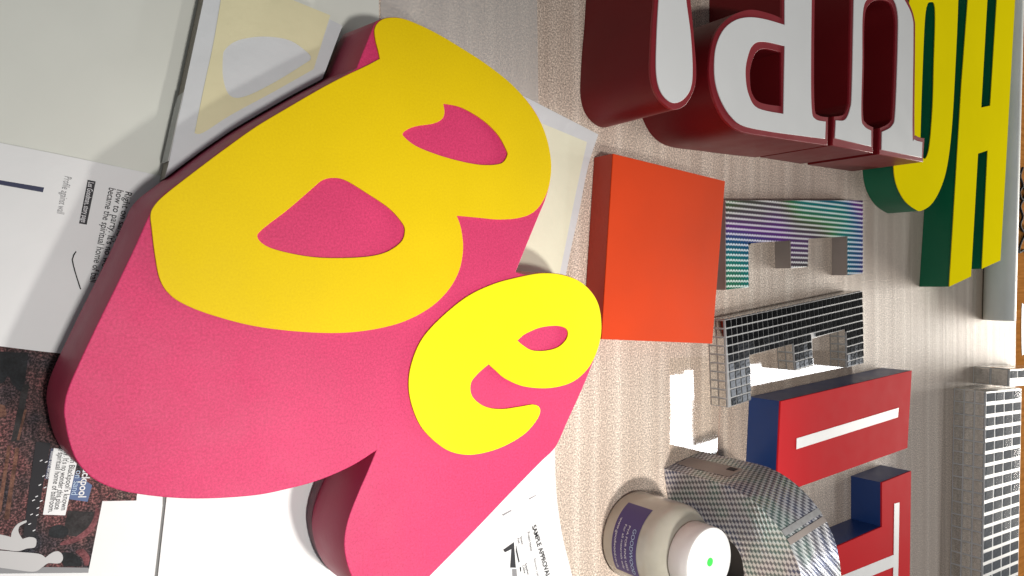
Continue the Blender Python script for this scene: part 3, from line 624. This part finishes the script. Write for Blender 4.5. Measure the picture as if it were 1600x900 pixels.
# ------------------------------------------------------------------ film added to stand for the light patch on the carpet
film = add_film('light_patch_film', [(1046, 560, 1), (1330, 545, 1), (1336, 640, 1), (1160, 720, 1), (1158, 760, 1), (1100, 900, 1), (1046, 900, 1)], 0.0001, M['film'], 'added glossy film for the patch of light on the carpet between the mirror mosaic E and red I', 'film', 0.0002)

# ------------------------------------------------------------------ standing silver foil letter
G0 = un(1037, 732); G1 = un(1095, 705); dep = (G1 - G0); dw = dep.length; dep.normalize(); dd = Vector((dep.y, -dep.x, 0))
W_ = 0.27
def arch(off, w, h, r, z0=0.0, n=10):
    pts = [(off, z0)]
    for k in range(n + 1):
        a = math.pi - k * math.pi / 2 / n; pts.append((off + r + r * math.cos(a), h - r + r * math.sin(a)))
    for k in range(n + 1):
        a = math.pi / 2 - k * math.pi / 2 / n; pts.append((off + w - r + r * math.cos(a), h - r + r * math.sin(a)))
    pts.append((off + w, z0)); return pts
out = arch(0, W_, 0.2, 0.105); inn = arch(0.073, W_ - 0.146, 0.116, 0.028)
fo = empty('foil_letter', G0 + dd * (W_ / 2) + dep * (dw / 2)); tag(fo, 'upright arched letter wrapped in silver diamond-embossed foil behind the glue jar', 'letter')
def ring_prism(name, o_, i_, d0, d1, mat):
    vs = []; n = len(o_)
    for dpt in (d0, d1):
        for l in (o_, i_):
            for s_, z_ in l: vs.append(G0 + dd * s_ + dep * dpt + Vector((0, 0, z_ + 0.0004)) - fo.location)
    A, B, C_, D_ = 0, n, 2 * n, 3 * n; fs = []
    for k in range(n - 1):
        fs += [(A + k, A + k + 1, B + k + 1, B + k), (C_ + k + 1, C_ + k, D_ + k, D_ + k + 1), (A + k + 1, A + k, C_ + k, C_ + k + 1), (B + k, B + k + 1, D_ + k + 1, D_ + k)]
    for k in (0, n - 1): fs.append((A + k, B + k, D_ + k, C_ + k))
    me = bpy.data.meshes.new(name); me.from_pydata([tuple(v) for v in vs], [], fs); bm = bmesh.new(); bm.from_mesh(me)
    bmesh.ops.recalc_face_normals(bm, faces=bm.faces); bm.to_mesh(me); bm.free(); shade(me, 30)
    return link(name, me, mat, fo)
body_d = ring_prism('body', out, inn, 0, dw, M['weave'])
def vplate(name, pts, dpt, th, mat):
    vs = [G0 + dd * s_ + dep * (dpt + k) + Vector((0, 0, z_)) - fo.location for k in (0, th) for s_, z_ in pts]
    n = len(pts); fs = [tuple(range(n)), tuple(range(2 * n - 1, n - 1, -1))] + [(k, (k + 1) % n, n + (k + 1) % n, n + k) for k in range(n)]
    return mesh_from(name, vs, fs, mat, fo)
vplate('back_panel', [(s_ * 0.995 + 0.0007, z_ + 0.0006) for s_, z_ in inn], dw - 0.012, 0.004, M['dark_plate'])
# seam strip and screw hole on the flat side wall
def side_patch(name, d0, d1, z0, z1_, lift, mat):
    vs = []
    for l in (0.0002, lift):
        for a_, b_ in ((d0, z0), (d1, z0), (d1, z1_), (d0, z1_)): vs.append(G0 + dep * a_ - dd * l + Vector((0, 0, b_)) - fo.location)
    return mesh_from(name, vs, [(0, 1, 2, 3), (7, 6, 5, 4), (0, 4, 5, 1), (1, 5, 6, 2), (2, 6, 7, 3), (3, 7, 4, 0)], mat, fo)
side_patch('seam_strip', 0.022, 0.052, 0.004, 0.092, 0.0008, M['holo_side'])
side_patch('screw_hole', 0.040, 0.049, 0.074, 0.086, 0.0014, M['ink'])
for k in range(2):
    sa, za = [(0.004, 0.128), (0.009, 0.146)][k], 0
vsr = []
def rim_band(t0, t1, mat):
    n = 6; vs = []; r = 0.105
    for k in range(n + 1):
        a = math.pi - (t0 + (t1 - t0) * k / n); p = (r + (r + 0.0007) * math.cos(a), 0.2 - r + (r + 0.0007) * math.sin(a))
        for dpt in (0.0004, dw - 0.0004): vs.append(G0 + dd * p[0] + dep * dpt + Vector((0, 0, p[1] + 0.0004)) - fo.location)
    return mesh_from('foil_seam', vs, [(2 * k, 2 * k + 1, 2 * k + 3, 2 * k + 2) for k in range(n)], mat, fo)
rim_band(R(52), R(56), M['silver_edge']); rim_band(R(58), R(62), M['holo_side'])

# ------------------------------------------------------------------ glue jar
JC = un(988, 833); JR = 0.0565; JH = 0.106
jar = empty('glue_jar', JC); tag(jar, 'frosted jar with purple label and white lid with a green dot', 'jar')
def lathe(name, prof, mat, parent, n=48):
    vs, fs = [], []
    for r_, z_ in prof:
        for k in range(n): vs.append((r_ * math.cos(2 * math.pi * k / n), r_ * math.sin(2 * math.pi * k / n), z_))
    for i in range(len(prof) - 1):
        for k in range(n): fs.append((i * n + k, i * n + (k + 1) % n, (i + 1) * n + (k + 1) % n, (i + 1) * n + k))
    fs.append(tuple(range(n - 1, -1, -1))); fs.append(tuple(range((len(prof) - 1) * n, len(prof) * n)))
    return mesh_from(name, vs, fs, mat, parent, True)
lathe('body', [(0.050, 0.0005), (0.0545, 0.0015), (JR, 0.006), (JR, 0.072), (0.0555, 0.079), (0.052, 0.085), (0.0470, 0.0925), (0.0405, 0.0965), (0.0390, 0.0985), (0.0385, 0.106)], M['jar'], jar)
lathe('lid', [(0.0400, 0.0985), (0.0408, 0.0995), (0.0408, 0.1250), (0.0398, 0.1273), (0.0378, 0.1280)], M['lid'], jar, 56)
dv = [(0.0052 * math.cos(a), 0.0052 * math.sin(a), 0.1284) for a in [2 * math.pi * k / 20 for k in range(20)]]
mesh_from('sticker_dot', dv, [tuple(range(20))], M['dot'], [o for o in jar.children if o.name.startswith('lid')][0])
A0, A1 = R(212), R(118)      # label: viewed from the left, read from A1 to A0
def on_jar(s, z, lift):      # s 0..1 along the label
    a = A1 + (A0 - A1) * s; rr = JR + lift; return (rr * math.cos(a), rr * math.sin(a), z)
nl = 24; lv = [on_jar(k / nl, z, 0.0003) for k in range(nl + 1) for z in (0.020, 0.062)]
jlab = mesh_from('label', lv, [(2 * k, 2 * k + 1, 2 * k + 3, 2 * k + 2) for k in range(nl)], M['purple'], jar, True)
def jar_text(txt, z, h, s0, s1, mat):
    cu = bpy.data.curves.new('txt', 'FONT'); cu.body = txt; tmp = bpy.data.objects.new('tmp', cu); COL.objects.link(tmp)
    me = bpy.data.meshes.new_from_object(tmp); bpy.data.objects.remove(tmp); bpy.data.curves.remove(cu); me.materials.clear()
    xs = [v.co.x for v in me.vertices]; x0, w = min(xs), max(xs) - min(xs)
    for v in me.vertices: v.co = on_jar(s0 + (s1 - s0) * (v.co.x - x0) / w, z + v.co.y / 0.7 * h, 0.0007)
    me.update(); link('lettering', me, mat, jlab)
jar_text('GOODWOOD', 0.0515, 0.0055, 0.34, 0.95, M['paleblue'])
jar_text('PVA FOR FINE USES', 0.0425, 0.0032, 0.32, 0.93, M['whiteprint'])
jar_text('For all materials only', 0.0360, 0.0032, 0.32, 0.93, M['whiteprint'])
jar_text('www.goodwood.co.uk', 0.0245, 0.0040, 0.25, 0.95, M['whiteprint'])

# ------------------------------------------------------------------ grey roll behind the letter H, things on the wooden table
RT = 0.030
ta = un(1535, 500) + Vector((0.006, 0, RT + 0.0004)); tb2 = un(1550, -60) + Vector((0.006, 0, RT + 0.0004))
axis = (tb2 - ta).normalized(); side = axis.cross(Vector((0, 0, 1))).normalized()
roll = empty('paper_roll', ta - Vector((0, 0, RT))); tag(roll, 'long grey rolled sheet lying behind the yellow letter H', 'roll')
n = 32; vs, fs = [], []
ln = (tb2 - ta).length
for r_, L_ in ((RT, 0), (RT, ln)):
    for k in range(n):
        a = 2 * math.pi * k / n; vs.append(ta + axis * L_ + side * (math.cos(a) * r_) + Vector((0, 0, math.sin(a) * r_)) - roll.location)
for k in range(n): fs.append((k, (k + 1) % n, n + (k + 1) % n, n + k))
for L_ in (0, ln):
    for k in range(n):
        a = 2 * math.pi * k / n; vs.append(ta + axis * L_ + side * (math.cos(a) * (RT - 0.0025)) + Vector((0, 0, math.sin(a) * (RT - 0.0025))) - roll.location)
for k in range(n):
    k2 = (k + 1) % n; fs.append((2 * n + k, 3 * n + k, 3 * n + k2, 2 * n + k2)); fs.append((k, 2 * n + k, 2 * n + k2, k2)); fs.append((n + k, n + k2, 3 * n + k2, 3 * n + k))
mesh_from('roll_sheet', vs, fs, M['tube'], roll, True)
zw = -0.0058
add_paper('white_card', [(1597, 480), (1603, 476), (1640, 476, 1), (1640, 552, 1), (1603, 553), (1597, 549)], zw, M['paper'], 'rounded white card on the orange wooden table', 'card')
for seed, pts in enumerate(([(1598, 262), (1594, 275), (1598, 290), (1593, 300), (1597, 312), (1602, 300), (1598, 288)], [(1601, 310), (1594, 322), (1598, 338), (1594, 352), (1600, 362), (1603, 350)], [(1604, 362), (1595, 380), (1592, 394), (1600, 391), (1606, 396)])):
    pp = [un(*p, zw + 0.003) for p in pts]; sm = []
    for i in range(len(pp) - 1):
        p0, p1, p2, p3 = pp[max(i - 1, 0)], pp[i], pp[i + 1], pp[min(i + 2, len(pp) - 1)]
        for k in range(5):
            t_ = k / 5; sm.append(0.5 * ((2 * p1) + (p2 - p0) * t_ + (2 * p0 - 5 * p1 + 4 * p2 - p3) * t_ ** 2 + (3 * p1 - p0 - 3 * p2 + p3) * t_ ** 3))
    tag(tube_path('black_cord', sm, 0.0028, M['wire']), 'looped black cord lying on the orange wooden table', 'cord', 'black cords on the wooden table')
